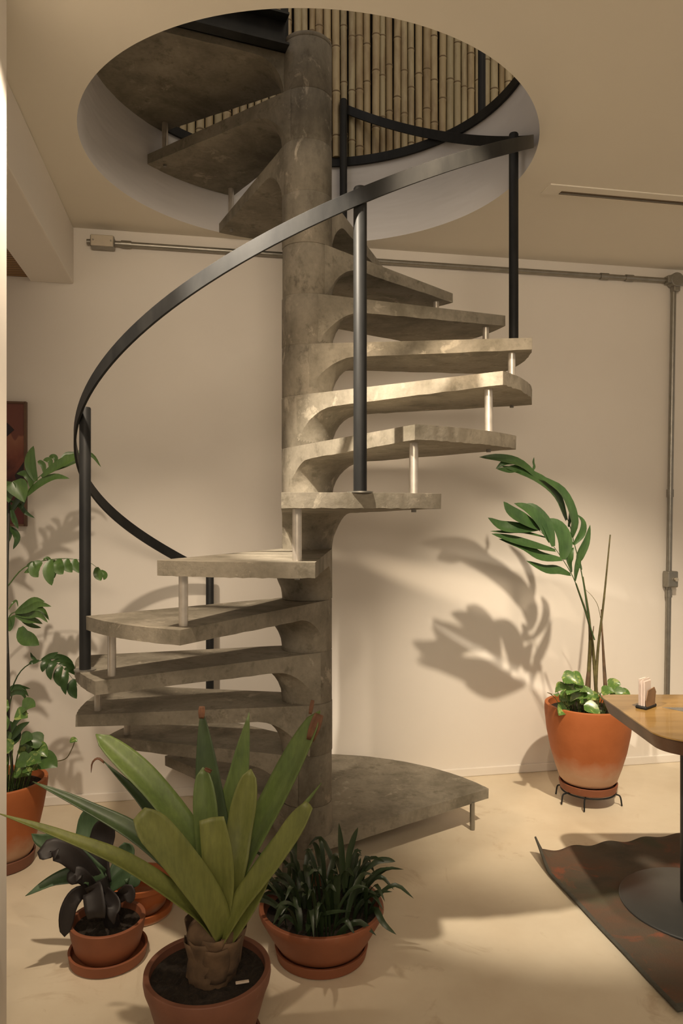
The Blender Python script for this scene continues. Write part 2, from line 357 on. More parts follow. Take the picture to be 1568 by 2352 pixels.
TR = [('F', 1835, 201), ('E', 1720, 227), ('D', 1606, 253.5), ('C', 1490, 279.5), ('B', 1375, 305.7), ('A', 1260, 332.2), ('Z', 1147, 357.9),
      ('Y', 1032, 383.8), ('X', 917, 409), ('W', 803, 437), ('V', 690, 464.7), ('U', 576, 490), ('T', 461, 516), ('S', 346, 541), ('R', 231, 568)]
SPAN = 32.0
for i, (nm, lv, th) in enumerate(TR):
    o = obj('tread', sector(lev(lv), th, th + SPAN, seed=i), M_conc, stair, smooth=38, bevel=0.0035)
    o.rotation_euler = (0, 0, 0)
# bottom platform, top landing
bt = sector(lev(1904), 118, 203, R=0.3155 * DC, drop=0.05, thick=0.040, na=48, seed=40); tag(obj('bottom_platform', bt, M_conc, stair, smooth=38, bevel=0.003), 'wide grey concrete bottom step on a thin leg')
bt = sector(lev(116), 594, 650.5, R=0.306 * DC, drop=RIS, thick=0.05, na=44, seed=41, k1=0.012); tag(obj('landing', bt, M_conc, stair, smooth=38, bevel=0.003), 'wide concrete landing slab at the top')
# column built of stacked collars
edges = [0.0] + [lev(l) for l in (1949, 1835, 1720, 1606, 1490, 1375, 1260, 1147, 1032, 917, 803, 690, 576, 461, 346, 231, 116)] + [lev(106)]
rnd = random.Random(5)
for k in range(len(edges) - 1):
    z0, z1 = edges[k], edges[k + 1]
    if k == len(edges) - 2: z0 = lev(116)
    bm = bmesh.new(); rr = RC + rnd.uniform(-0.0008, 0.0012)
    off = Vector((rnd.uniform(-1, 1), rnd.uniform(-1, 1), 0)) * 0.0008
    lathe(bm, C0 + off, [(0, z0), (rr - 0.002, z0), (rr, z0 + 0.003), (rr, z1 - 0.003), (rr - 0.002, z1), (0, z1)], 64)
    obj('column_segment', bm, M_col, stair, smooth=40)
# struts between overlapping treads, with bolt ends
def strut(th, r, ztop, zbot, parent=stair):
    bm = bmesh.new(); tube(bm, [pol(th, r, zbot), pol(th, r, ztop)], 0.0128, 20); s = obj('strut', bm, M_alu, parent, smooth=40)
    bm = bmesh.new(); p = pol(th, r, zbot - TH - 0.001); tube(bm, [p, p - Vector((0, 0, 0.009))], 0.007, 8); obj('bolt', bm, M_cond, s, smooth=30)
for (n0, l0, t0), (n1, l1, t1) in zip(TR, TR[1:]):
    strut(t1 + 2.7, 0.273 * DC, lev(l1) - TH, lev(l0))
strut(597, 0.275 * DC, lev(116) - 0.05, lev(231))
p = pol(117.5, 0.281 * DC, 0); bm = bmesh.new(); tube(bm, [p, p + Vector((0, 0, lev(1904) - 0.038))], 0.0105, 16); tag(obj('platform_leg', bm, M_cond, stair, smooth=40), 'thin metal leg under the platform corner')
# handrail posts and flat-bar rail
def railz(th): return lev(663 - (th - 373) * 114.5 / 26.1)
RP = 0.2905 * DC; RR = RP + 0.0215
for th, lv in ((217, 1835), (298.7, 1490), (373, 1147), (455.5, 803), (530, 461)):
    bm = bmesh.new(); z0, z1 = lev(lv), railz(th) + 0.030
    tube(bm, [pol(th, RP, z0 + 0.002), pol(th, RP, z1 - 0.004), pol(th, RP, z1)], [0.0178, 0.0178, 0.0155], 24); pst = obj('post', bm, M_black, stair, smooth=40)
    bm = bmesh.new(); tube(bm, [pol(th, RP, z0), pol(th, RP, z0 + 0.004)], 0.034, 28); obj('base_flange', bm, M_cond, pst, smooth=40)
bm = bmesh.new(); rows = []; n_ = 150
for k in range(n_ + 1):
    th = 216.0 + (531.5 - 216.0) * k / n_; z = railz(th); h = 0.0225; tt = 0.004
    sl = Vector((0, 0, 1))
    rows.append([bm.verts.new(pol(th, RR + s * tt, z + q * h)) for s, q in ((-1, -1), (1, -1), (1, 1), (-1, 1))])
for a, b in zip(rows, rows[1:]):
    for j in range(4): bm.faces.new((a[j], a[(j + 1) % 4], b[(j + 1) % 4], b[j]))
bm.faces.new(rows[0]); bm.faces.new(rows[-1][::-1])
tag(obj('handrail', bm, M_black, stair, smooth=35, bevel=0.001), 'black flat steel bar handrail')

# ---------------------------------------------------------------- upper storey
ring = empty('upper_railing', (HC.x, HC.y, ZU), 'black steel hoop and posts edging the round opening upstairs', 'railing')
bm = bmesh.new(); zt, zl = lev(118), lev(143)
lathe(bm, HC, [(HR - 0.014, zl), (HR - 0.002, zl), (HR - 0.002, zt), (HR - 0.014, zt)], 128, closed=True); obj('hoop', bm, M_black, ring, smooth=40)
for a, r in ((120, 0.315), (176.5, 0.31)):
    q = pol(a, r * DC * 0.985, zt); bm = bmesh.new(); tube(bm, [q - Vector((0, 0, 0.02)), q + Vector((0, 0, 1.0))], 0.0165, 16); obj('post', bm, M_black, ring, smooth=40)
# steel channel along the landing edge
beam = empty('steel_beam', tuple(pol(291, 0.4, lev(141))), 'black steel channel beam along the edge of the top landing', 'beam')
a0 = 291.5; dirv = (pol(a0, 1, 0) - pol(a0, 0, 0)).normalized()
zl, zt = lev(142), lev(70)
for nm_, zz, dep, hh, of in (('web', (zl + zt) / 2, 0.008, zt - zl, 0.02), ('flange', zl + 0.004, 0.05, 0.008, 0.045), ('flange', zt - 0.004, 0.05, 0.008, 0.045)):
    bm = bmesh.new(); cc = pol(a0, RC * 0.98 + 0.42, zz); pp = Vector((-dirv.y, dirv.x, 0)) * -1
    sidev = Vector((dirv.y, -dirv.x, 0)); sidev = sidev if sidev.y < 0 else -sidev
    cc = cc + sidev * of; box(bm, cc, (0.84, dep, hh), dirv); obj(nm_, bm, M_black, beam)
bm = bmesh.new(); q = at(653, 90, DC * 0.985); box(bm, (q.x, q.y, (lev(112) + lev(-600)) / 2), (0.026, 0.026, lev(-600) - lev(112)), E); obj('upright', bm, M_black, beam)
# bamboo screen
scr = empty('bamboo_screen', tuple(wallp(0.1, 0.05, ZU)), 'tall screen of upright dried bamboo canes against the upstairs wall', 'screen')
bm = bmesh.new(); c_ = wallp(0.25, 0.012, ZU + 1.1); box(bm, c_, (3.2, 0.02, 2.2), E); obj('backing', bm, M_dark, scr)
rb = random.Random(3); X = -0.86
while X < 1.32:
    d_ = rb.uniform(0.029, 0.040); tilt = rb.uniform(-0.006, 0.006); X += d_ * 0.5 + 0.0012
    h_ = 2.1 if X > -0.30 else 1.6; off = 0.047 + rb.uniform(-0.004, 0.006)
    bm = bmesh.new(); z = ZU + 0.004; pts = []; rr = []; nx = z + rb.uniform(0.03, 0.25)
    p0 = wallp(X, off)
    def cp(zz): return Vector((p0.x + tilt * (zz - ZU), p0.y, zz))
    pts.append(cp(z)); rr.append(d_ / 2)
    while nx < ZU + h_:
        for dz, k in ((-0.012, 1), (-0.0035, 1.10), (0.0, 0.96), (0.0035, 1.12), (0.012, 0.98)):
            pts.append(cp(nx + dz)); rr.append(d_ / 2 * k)
        nx += rb.uniform(0.17, 0.30)
    pts.append(cp(ZU + h_)); rr.append(d_ / 2)
    tube(bm, pts, rr, 14)
    for k_, f_ in enumerate(bm.faces):
        if (k_ // 14) % 5 in (2, 3) and k_ // 14 < len(pts) - 2: f_.material_index = 1
    obj('bamboo_cane', bm, [M_bamb, M_node], scr, smooth=60)
    X += d_ * 0.5 + 0.001

# ---------------------------------------------------------------- conduit, vent, picture
zc = ZC - 0.068
cond = empty('electrical_conduit', tuple(wallp(0.2, 0.02, zc)), 'grey metal conduit pipe run along the top of the wall and down its right end', 'pipe')
XB = 1.745
bm = bmesh.new(); tube(bm, [wallp(-1.16, 0.022, zc), wallp(XB + 0.6, 0.022, zc)], 0.0125, 16); obj('horizontal_pipe', bm, M_cond, cond, smooth=40)
bm = bmesh.new(); pz = at(1543, 660, 3.88); pe = at(1526, 1600, 3.88); 
p1 = wallp(pz.x, 0.022, zc - 0.02); p2 = wallp(pe.x, 0.022, 0.30); tube(bm, [p1, p2], 0.0135, 16); obj('vertical_pipe', bm, M_cond, cond, smooth=40)
for X_ in (-0.99, 1.50, 1.36):
    bm = bmesh.new(); tube(bm, [wallp(X_ - 0.022, 0.022, zc), wallp(X_ + 0.022, 0.022, zc)], 0.0165, 16); obj('coupling', bm, M_cond, cond, smooth=40)
for z_ in (1.42, 0.885):
    u = (zc - z_) / (zc - 0.3); q = p1.lerp(p2, u); bm = bmesh.new(); tube(bm, [q, q + Vector((0, 0, 0.04))], 0.0175, 16); obj('coupling', bm, M_cond, cond, smooth=40)
bm = bmesh.new(); q = wallp(-1.09, 0.035, zc - 0.004); box(bm, q, (0.105, 0.05, 0.055), E); jb = obj('junction_box', bm, M_cond, cond, bevel=0.006)
bm = bmesh.new(); q = wallp(-1.09, 0.063, zc - 0.004); box(bm, q, (0.098, 0.006, 0.050), E); tag(obj('cover', bm, M_plate, jb, bevel=0.003), 'pale rectangular box cover')
for s in (-1, 1):
    bm = bmesh.new(); q = wallp(-1.09 + s * 0.038, 0.066, zc - 0.004); tube(bm, [q, q - N * 0.003], 0.004, 10); obj('screw', bm, M_cond, jb)
bm = bmesh.new(); q = wallp(p1.x, 0.03, zc); tube(bm, [q + N * 0.028, q - N * 0.022], 0.038, 20); box(bm, q, (0.11, 0.04, 0.04), E); box(bm, q - Vector((0, 0, 0.035)), (0.036, 0.036, 0.05), E); obj('tee_box', bm, M_cond, cond, bevel=0.004)
qq = at(1531, 1329, 3.88); bm = bmesh.new(); q = wallp(qq.x, 0.035, qq.z); box(bm, q, (0.060, 0.05, 0.085), E); sb = obj('switch_box', bm, M_cond, cond, bevel=0.006)
bm = bmesh.new(); q2 = q - N * 0.027 + E * 0.012; tube(bm, [q2, q2 - N * 0.012], 0.010, 14); tag(obj('knob', bm, M_plate, sb), 'small pale switch knob')
# air slot in the ceiling
vent = empty('ceiling_vent', (1.15, 3.02, ZC), 'long narrow slot vent flush in the ceiling at the upper right', 'vent')
v0 = Vector((0.875, 2.95, ZC)); v1 = v0 + E * 0.66; mid = (v0 + v1) / 2
bm = bmesh.new(); box(bm, mid + N * -0.012 - Vector((0, 0, 0.002)), (0.78, 0.085, 0.005), E); obj('cover_strip', bm, M_ceil, vent, bevel=0.001)
bm = bmesh.new(); box(bm, mid + N * 0.004 - Vector((0, 0, 0.0052)), (0.64, 0.026, 0.0024), E); tag(obj('slot', bm, M_ventin, vent), 'dark narrow air slot')
bm = bmesh.new(); box(bm, mid + N * 0.004 - Vector((0, 0, 0.0075)), (0.64, 0.004, 0.003), E); obj('blade', bm, M_cond, vent)
# picture on the left wall
zt_, zb_ = CAMH + (HZ - 927) / F * 3.29, CAMH + (HZ - 1206) / F * 3.29
pic = empty('framed_picture', tuple(wallp(-1.6, 0.015, zb_)), 'dark red framed picture on the wall at the far left, partly hidden by the palm', 'picture')
xr = wallp((61 - CX) / F * 3.29).x; hw = 0.19
bm = bmesh.new(); cxp = xr - hw; q = wallp(cxp, 0.012, (zt_ + zb_) / 2); box(bm, q, (hw * 2 * 1.018, 0.02, zt_ - zb_), E); obj('canvas', bm, M_paint, pic)
for (dx, dz, sx, sz) in ((hw, 0, 0.009, zt_ - zb_ + 0.01), (-hw, 0, 0.009, zt_ - zb_ + 0.01), (0, (zt_ - zb_) / 2, hw * 2.03, 0.009), (0, -(zt_ - zb_) / 2, hw * 2.03, 0.009)):
    bm = bmesh.new(); box(bm, wallp(cxp + dx, 0.015, (zt_ + zb_) / 2 + dz), (sx, 0.03, sz), E); obj('frame_rail', bm, M_frame, pic)
bm = bmesh.new()
def pshape(pts_):
    v = [bm.verts.new(wallp((x_ - CX) / F * 3.27, 0.0235, CAMH + (HZ - y_) / F * 3.27)) for x_, y_ in pts_]
    v2 = [bm.verts.new(a.co + N * 0.002) for a in v]; bm.faces.new(v); bm.faces.new(v2[::-1])
    for k in range(len(v)): bm.faces.new((v[k], v[(k + 1) % len(v)], v2[(k + 1) % len(v)], v2[k]))
pshape([(-10, 960), (16, 970), (33, 988), (16, 1005), (-10, 1015)]); pshape([(55, 1058), (55, 1110), (44, 1120), (34, 1092)])
obj('dark_motif', bm, M_shape, pic)

# ---------------------------------------------------------------- rug, table, napkins
P0 = floor_at(1217, 1968); P1 = floor_at(1556, 2334); er = Vector((1, 0.245, 0)).normalized()
bm = bmesh.new(); nx_, ny_ = 140, 40; W_ = 1.55; top = []
for i in range(nx_ + 1):
    rw = []
    for j in range(ny_ + 1):
        s, u = i / nx_, j / ny_
        p = P0.lerp(P1, u) + er * (W_ * s)
        fy = max(0, 1 - u * 9); p += Vector((0, 0.0045 * fy * (math.sin(s * 62) + 0.7 * math.sin(s * 37 + 1)), 0))
        z = 0.009 + 0.004 * fy * (1 + math.sin(s * 62 + 0.5)) + 0.001 * math.sin(i * 0.5 + j * 0.5)
        cf = max(0, 1 - (s * W_) / 0.045) * max(0, 1 - u / 0.16); z += 0.055 * cf; p += Vector((0.02, 0, 0)) * cf + Vector((0, 0.012, 0)) * cf
        rw.append(bm.verts.new((p.x, p.y, z)))
    top.append(rw)
for i in range(nx_):
    for j in range(ny_):
        fc = bm.faces.new((top[i][j], top[i + 1][j], top[i + 1][j + 1], top[i][j + 1]))
        fc.material_index = 1 if (i == 0 or j >= ny_ - 1 or i == nx_ - 1) else 0
rug = obj('rug', bm, [M_rug, M_rugb], smooth=60); tag(rug, 'worn dark red and green woven rug with one turned-up corner', 'rug')
md = rug.modifiers.new('solid', 'SOLIDIFY'); md.thickness = 0.007; md.offset = -1
TZ = CAMH - 0.66; TCX, TCY = 1.187, 2.425
tab = empty('cafe_table', (TCX, TCY, 0.014), 'small honey-brown wooden cafe table on a black pedestal with a round plate foot', 'table')
def rsq(x0, x1, y0, y1, rads, n=10):
    out = []
    for (cx_, cy_, a0_), r in zip(((x0, y0, 180), (x1, y0, 270), (x1, y1, 0), (x0, y1, 90)), rads):
        sx = 1 if cx_ == x0 else -1; sy = 1 if cy_ == y0 else -1
        for k in range(n + 1):
            a = math.radians(a0_ + 90 * k / n); out.append((cx_ + sx * r + r * math.cos(a), cy_ + sy * r + r * math.sin(a)))
    return out
out = rsq(0.948, 1.43, 2.135, 2.70, (0.11, 0.11, 0.05, 0.05))
def slab(o1, z1, o0, z0):
    bm = bmesh.new(); a = [bm.verts.new((x, y, z1)) for x, y in o1]; b = [bm.verts.new((x, y, z0)) for x, y in o0]
    bm.faces.new(a); bm.faces.new(b[::-1])
    for k in range(len(a)): bm.faces.new((a[k], b[k], b[(k + 1) % len(a)], a[(k + 1) % len(a)]))
    return bm
def shrink(o, k): return [((x - TCX) * k + TCX, (y - TCY) * k + TCY) for x, y in o]
obj('tabletop', slab(out, TZ, out, TZ - 0.004), M_table, tab)
tag(obj('edge_band', slab(shrink(out, 0.995), TZ - 0.004, shrink(out, 0.93), TZ - 0.052), M_edge, tab, smooth=50), 'dark bevelled table edge')
iv = [(1.104, 2.517), (1.30, 2.30), (1.38, 2.40), (1.30, 2.515)]
tag(obj('inlay', slab(iv, TZ + 0.0006, iv, TZ - 0.003), M_inlay, tab), 'grey inlaid panel in the tabletop')
bm = bmesh.new(); tube(bm, [(TCX, TCY, 0.025), (TCX, TCY, TZ - 0.05)], 0.058, 24); obj('pedestal', bm, M_black, tab, smooth=40)
bm = bmesh.new(); lathe(bm, (TCX, TCY, 0.0), [(0, 0.014), (0.245, 0.014), (0.25, 0.018), (0.25, 0.022), (0.245, 0.026), (0, 0.030)], 80); obj('foot_plate', bm, M_disc, tab, smooth=40)
NC = Vector((1.05, 2.52, TZ + 0.0012)); en = Vector((0.75, 0.66, 0)).normalized(); nn_ = Vector((-en.y, en.x, 0))
hold = empty('napkin_holder', tuple(NC), 'small dark napkin holder standing on the cafe table', 'napkin holder')
bm = bmesh.new(); box(bm, NC + Vector((0, 0, 0.004)), (0.075, 0.040, 0.007), en); obj('base', bm, M_black, hold, bevel=0.002)
for s in (-1, 1):
    bm = bmesh.new(); tube(bm, [NC + en * (0.034 * s) + nn_ * -0.018 + Vector((0, 0, 0.004)), NC + en * (0.034 * s) + nn_ * 0.018 + Vector((0, 0, 0.004))], 0.0055, 10); obj('foot', bm, M_black, hold)
bm = bmesh.new(); pr = [(-0.03, 0.006), (0.03, 0.006), (0.032, 0.03), (0.038, 0.05), (0.026, 0.068), (-0.02, 0.062), (-0.034, 0.03)]
a = [bm.verts.new(NC + en * x + nn_ * -0.0145 + Vector((0, 0, z))) for x, z in pr]; b = [bm.verts.new(v.co - nn_ * 0.003) for v in a]
bm.faces.new(a); bm.faces.new(b[::-1])
for k in range(len(a)): bm.faces.new((a[k], b[k], b[(k + 1) % len(a)], a[(k + 1) % len(a)]))
tag(obj('side_plate', bm, M_kraft, hold), 'shaped brown wooden side plate')
bm = bmesh.new(); rn = random.Random(4)
for k in range(12):
    z = 0.088 + rn.uniform(-0.006, 0.005); o_ = NC + nn_ * (-0.0105 + k * 0.0021) + en * (-0.008 + rn.uniform(-.003, .003)) + Vector((0, 0, 0.0085 + z / 2)); box(bm, o_, (0.044, 0.0018, z), en)
tag(tag(obj('paper_napkins', bm, M_nap), kind='stuff'), 'stack of pale folded paper napkins upright in the holder', 'napkins')

# ---------------------------------------------------------------- potted plants
def pot(parent, c, prof_out, wall, soil_z, m, soilm=M_soil, seed=0):
    """prof_out: list (r,z) from foot to lip"""
    bm = bmesh.new(); inner = [(max(r - wall, 0.01), z) for r, z in prof_out if z > prof_out[0][1] + 0.02]
    prof = [(0, prof_out[0][1])] + prof_out + inner[::-1] + [(0, prof_out[0][1] + 0.022)]
    lathe(bm, c, prof, 72); p = obj('pot', bm, m, parent, smooth=45, bevel=0.002)
    rs_ = np_interp(soil_z, prof_out) - wall - 0.001; bm = bmesh.new(); rn = random.Random(seed)
    n = 40; cen = bm.verts.new(Vector(c) + Vector((0, 0, soil_z + 0.006))); prev = [cen] * n
    for i in range(1, 13):
        r = rs_ * i / 12; cur = [bm.verts.new(Vector(c) + Vector((r * math.cos(k * 2 * math.pi / n), r * math.sin(k * 2 * math.pi / n), soil_z + (rn.uniform(-0.006, 0.006) if i < 12 else 0)))) for k in range(n)]
        for k in range(n):
            j = (k + 1) % n
            if i == 1: bm.faces.new((cen, cur[k], cur[j]))
            else: bm.faces.new((prev[k], cur[k], cur[j], prev[j]))
        prev = cur
    tag(obj('soil', bm, soilm, parent, smooth=80), 'dark crumbly soil')
    return p
def np_interp(z, prof):
    for (r0, z0), (r1, z1) in zip(prof, prof[1:]):
        if z0 <= z <= z1: return r0 + (r1 - r0) * (z - z0) / max(1e-6, z1 - z0)
    return prof[-1][0]
def saucer(name, c, r, h, m, label, z0=0.0):
    bm = bmesh.new(); lathe(bm, c, [(0, z0), (r * 0.90, z0), (r * 0.95, z0 + 0.003), (r, z0 + h), (r - 0.008, z0 + h), (r * 0.90, z0 + 0.012), (0, z0 + 0.012)], 64)
    o = obj(name, bm, m, smooth=40, bevel=0.0015); tag(o, label, 'saucer', 'terracotta saucers under the plant pots'); return o
def leafobj(name, parent, pts, width, m, up=(0, -0.6, 1), prof='lance', fold=0.25, n=14, solid=None, ridge=0.0, cross=4):
    bm = bmesh.new(); blade(bm, pts, width, up, prof, fold, n, ridge, cross); return obj(name, bm, m, parent, smooth=70, solid=solid)

# --- big bromeliad in front
BD = 1.79; bx = (477 - CX) / F * BD; B0 = Vector((bx, BD, 0))
brom = empty('potted_bromeliad', tuple(B0), 'large bromeliad with broad strap leaves in the terracotta pot nearest the camera', 'potted plant', 'potted plants around the staircase')
pot(brom, B0, [(0.098, 0.022), (0.112, 0.05), (0.128, 0.10), (0.142, 0.15), (0.1515, 0.175), (0.154, 0.19), (0.153, 0.205)], 0.014, 0.185, M_terra3, seed=1)
saucer('plant_saucer', B0, 0.132, 0.036, M_terra3, 'terracotta saucer under the large bromeliad pot nearest the camera')
bm = bmesh.new(); sb_ = at(482, 2235, BD); st_ = at(495, 2110, BD)
tube(bm, bez([Vector((sb_.x, BD, 0.18)), Vector(((sb_.x + st_.x) / 2, BD, 0.225)), Vector((st_.x, BD, 0.30)), Vector((st_.x, BD, 0.34))], 10), [0.055, 0.058, 0.060, 0.062, 0.064, 0.066, 0.066, 0.063, 0.055, 0.045, 0.03], 28)
rn = random.Random(8)
for v in bm.verts: v.co += Vector((rn.uniform(-1, 1), rn.uniform(-1, 1), 0)) * 0.004
tag(obj('stem', bm, M_husk, brom, smooth=60), 'short brown stump wrapped in dry husks')
for k in range(11):
    a = k * 0.62 + 0.2; r0 = 0.062; z0 = 0.20 + 0.012 * (k % 4)
    p_ = [Vector((st_.x + r0 * math.sin(a), BD - r0 * math.cos(a), z0)), Vector((st_.x + (r0 + 0.006) * math.sin(a), BD - (r0 + 0.006) * math.cos(a), z0 + 0.045)), Vector((st_.x + (r0 + 0.016) * math.sin(a), BD - (r0 + 0.016) * math.cos(a), z0 + 0.085))]
    tag(leafobj('husk', brom, p_, 0.055, M_husk, up=(-math.sin(a), math.cos(a), 0.1), prof='cut', fold=0.35, n=6, solid=0.0015), 'dry papery leaf base')
def bl(pix, wpx, m, prof='strap', fold=0.35, up=(0, -0.5, 0.9), tipm=None, n=22):
    pts = [at(x, y, BD + dd) for x, y, dd in pix]
    wd = 0.72 * wpx / F * (BD + pix[len(pix) // 2][2])
    o = leafobj('leaf', brom, pts, wd, m, up, prof, fold, n, 0.0018, cross=8)
    return o
bl([(500, 2130, 0.03), (500, 1990, 0.08), (482, 1830, 0.11), (463, 1628, 0.13)], 92, M_brom_d, 'lance', 0.2, (0, -1, 0.2))
bl([(512, 2120, 0.03), (522, 1960, 0.09), (545, 1800, 0.12), (572, 1636, 0.14)], 92, M_brom, 'taper', 0.2, (0, -1, 0.2))
bl([(470, 2110, 0.0), (440, 1980, 0.09), (400, 1870, 0.13), (372, 1800, 0.14)], 46, M_brom_d, 'taper', 0.2, (0.3, -1, 0.3))
bl([(478, 2120, 0.02), (430, 1990, 0.04), (335, 1850, 0.06), (238, 1748, 0.08)], 50, M_brom_d, 'taper', 0.3, (0.5, -0.6, 0.6))
bl([(490, 2110, 0.0), (455, 1960, 0.02), (350, 1810, 0.04), (220, 1686, 0.05)], 78, M_brom, 'strap', 0.3, (0.6, -0.6, 0.5))
bl([(520, 2110, 0.02), (560, 1960, 0.06), (625, 1850, 0.06), (668, 1790, 0.06)], 40, M_brom_d, 'taper', 0.2, (-0.4, -0.6, 0.4))
bl([(515, 2115, 0.0), (560, 1975, 0.03), (635, 1830, 0.04), (735, 1632, 0.03)], 94, M_brom, 'strap', 0.25, (-0.6, -0.6, 0.4))
bl([(500, 2120, 0.0), (485, 2010, -0.01), (475, 1890, 0.0), (466, 1762, 0.02)], 68, M_brom, 'strap', 0.3, (0, -1, 0.2))
bl([(515, 2120, 0.0), (535, 2010, -0.01), (553, 1890, 0.02), (576, 1766, 0.03)], 72, M_brom_y, 'strap', 0.3, (0, -1, 0.2))
bl([(500, 2120, -0.03), (470, 2060, -0.05), (330, 1930, -0.03), (190, 1850, 0.0), (75, 1795, 0.02)], 62, M_brom_d, 'taper', 0.35, (0.3, -0.5, 0.9))
bl([(505, 2115, -0.02), (560, 2050, -0.02), (640, 1930, -0.03), (738, 1798, -0.02)], 46, M_brom, 'taper', 0.3, (-0.4, -0.6, 0.7))
bl([(485, 2140, -0.04), (430, 2080, -0.07), (290, 1985, -0.10), (140, 1920, -0.13), (-4, 1868, -0.16)], 58, M_brom_y, 'taper', 0.4, (0.2, -0.4, 1))
bl([(500, 2130, -0.04), (505, 2040, -0.06), (500, 1960, -0.07), (487, 1877, -0.07)], 84, M_brom_y, 'cut', 0.3, (0, -1, 0.25))
bl([(515, 2150, -0.05), (480, 2070, -0.09), (400, 1960, -0.13), (318, 1868, -0.15)], 92, M_brom_y, 'blunt', 0.28, (0.35, -0.9, 0.5))
bl([(505, 2160, -0.05), (555, 2070, -0.07), (630, 1970, -0.09), (712, 1848, -0.10)], 64, M_brom_y, 'blunt', 0.3, (-0.4, -0.8, 0.5))
bl([(520, 2165, -0.03), (570, 2080, -0.04), (610, 2010, -0.05), (640, 1950, -0.05)], 52, M_brom_y, 'taper', 0.3, (-0.4, -0.8, 0.3))
bl([(240, 1752, 0.08), (225, 1742, 0.08), (212, 1752, 0.08), (209, 1775, 0.08)], 7, M_dry, 'taper', 0.1, n=8)
for (x0, y0, x1, y1, dd, wp) in ((712, 1700, 733, 1640, 0.02, 22), (463, 1650, 464, 1622, 0.125, 14), (712, 1640, 718, 1608, 0.03, 8), (470, 1765, 485, 1772, 0.02, 8)):
    o = leafobj('dry_leaf_tip', brom, [at(x0, y0, BD + dd - 0.006), at((x0 + x1) / 2, (y0 + y1) / 2, BD + dd - 0.004), at(x1, y1, BD + dd)], wp / F * BD, M_dry, (0, -1, 0.2), 'cut', 0.5, 6, 0.001); tag(o, 'dry brown leaf tip')
bm = bmesh.new(); q = B0 + Vector((0.092, -0.055, 0.203)); box(bm, q, (0.032, 0.009, 0.004), (1, 0.25)); tag(obj('stone_chip', bm, M_white, bevel=0.0015), 'small pale chip lying on the soil of the large front bromeliad pot', 'stone chip')

# --- bowl of strap-leaved plants
GD = 2.19; G0 = Vector(((738 - CX) / F * GD, GD, 0))
bowl = empty('potted_strap_plant', tuple(G0), 'dense clump of narrow dark leaves in a wide terracotta bowl before the column', 'potted plant', 'potted plants around the staircase')
pot(bowl, G0, [(0.105, 0.018), (0.128, 0.035), (0.148, 0.065), (0.168, 0.10), (0.182, 0.125), (0.187, 0.138), (0.185, 0.148)], 0.013, 0.118, M_terra, seed=2)
saucer('plant_saucer', G0, 0.140, 0.034, M_terra, 'reddish terracotta saucer under the bowl of narrow dark leaves')
rn = random.Random(21)
for k in range(96):
    a = rn.uniform(0, 2 * math.pi); r = 0.145 * math.sqrt(rn.random()); b0 = G0 + Vector((r * math.cos(a), r * math.sin(a), 0.115))
    a2 = a + rn.gauss(0, 0.7); hgt = rn.uniform(0.06, 0.23) * (1 - 0.35 * r / 0.15); out_ = rn.uniform(0.02, 0.11) * (0.5 + r / 0.15)
    dv = Vector((math.cos(a2), math.sin(a2), 0)); droop = rn.uniform(-0.05, 0.03) * (r / 0.15)
    leafobj('leaf', bowl, [b0, b0 + dv * out_ * 0.25 + Vector((0, 0, hgt * 0.6)), b0 + dv * out_ * 0.7 + Vector((0, 0, hgt)), b0 + dv * out_ * 1.15 + Vector((0, 0, hgt * 1.02 + droop))],
            rn.uniform(0.011, 0.019), M_grassy, up=(-dv.x * 0.5, -dv.y * 0.5 - 0.4, 0.8), prof='lance', fold=0.35, n=9, cross=2)
for pts in ([(790, 2050, 0), (786, 1985, 0), (782, 1930, 0), (778, 1890, 0.0)], [(795, 2040, 0), (800, 1970, 0), (812, 1925, 0), (822, 1900, 0)], [(840, 2000, 0), (865, 1978, 0), (890, 1975, 0), (908, 1979, 0)],
            [(845, 2100, -0.05), (862, 2088, -0.1), (880, 2120, -0.14), (910, 2147, -0.15)], [(640, 2050, 0), (615, 2035, -.05), (600, 2045, -.08), (585, 2070, -0.09)]):
    leafobj('leaf', bowl, [at(x, y, GD + d_) for x, y, d_ in pts], 0.016, M_grassy, (0, -1, 0.3), 'lance', 0.3, 10, cross=2)

# --- small dark bromeliad
SD = 2.17; S0 = Vector(((247 - CX) / F * SD, SD, 0))
sm = empty('potted_dark_bromeliad', tuple(S0), 'small bromeliad with dark purple leaves in a low terracotta pot left of the large one', 'potted plant', 'potted plants around the staircase')
pot(sm, S0, [(0.080, 0.018), (0.094, 0.04), (0.104, 0.08), (0.108, 0.105), (0.110, 0.118)], 0.012, 0.097, M_terra, seed=3)
saucer('plant_saucer', S0 + Vector((0.002, 0, 0)), 0.114, 0.034, M_terra, 'orange terracotta saucer under the small dark bromeliad')
bm = bmesh.new(); tube(bm, [S0 + Vector((0.015, 0, 0.09)), S0 + Vector((0.0, 0, 0.16)), at(225, 2020, SD)], [0.022, 0.024, 0.03], 16); tag(obj('stem', bm, M_purple, sm, smooth=60), 'dark leafy stem')
def dl(pix, wpx, m, prof='strap', fold=0.3, up=(0, -0.7, 0.7)):
    leafobj('leaf', sm, [at(x, y, SD + dd) for x, y, dd in pix], wpx / F * SD, m, up, prof, fold, 16, 0.0015, cross=6)
dl([(235, 2050, 0), (205, 2010, -0.02), (130, 2020, -0.06), (58, 2058, -0.1)], 36, M_purple_g, 'taper', 0.3)
dl([(225, 2060, 0), (185, 2050, -0.04), (158, 2085, -0.06), (148, 2152, -0.07)], 30, M_purple, 'strap', 0.2, (0.3, -1, 0.3))
dl([(235, 2030, 0), (205, 1960, 0.05), (208, 1900, 0.08), (222, 1850, 0.08)], 52, M_purple_g, 'strap', 0.3, (0, -1, 0.2))
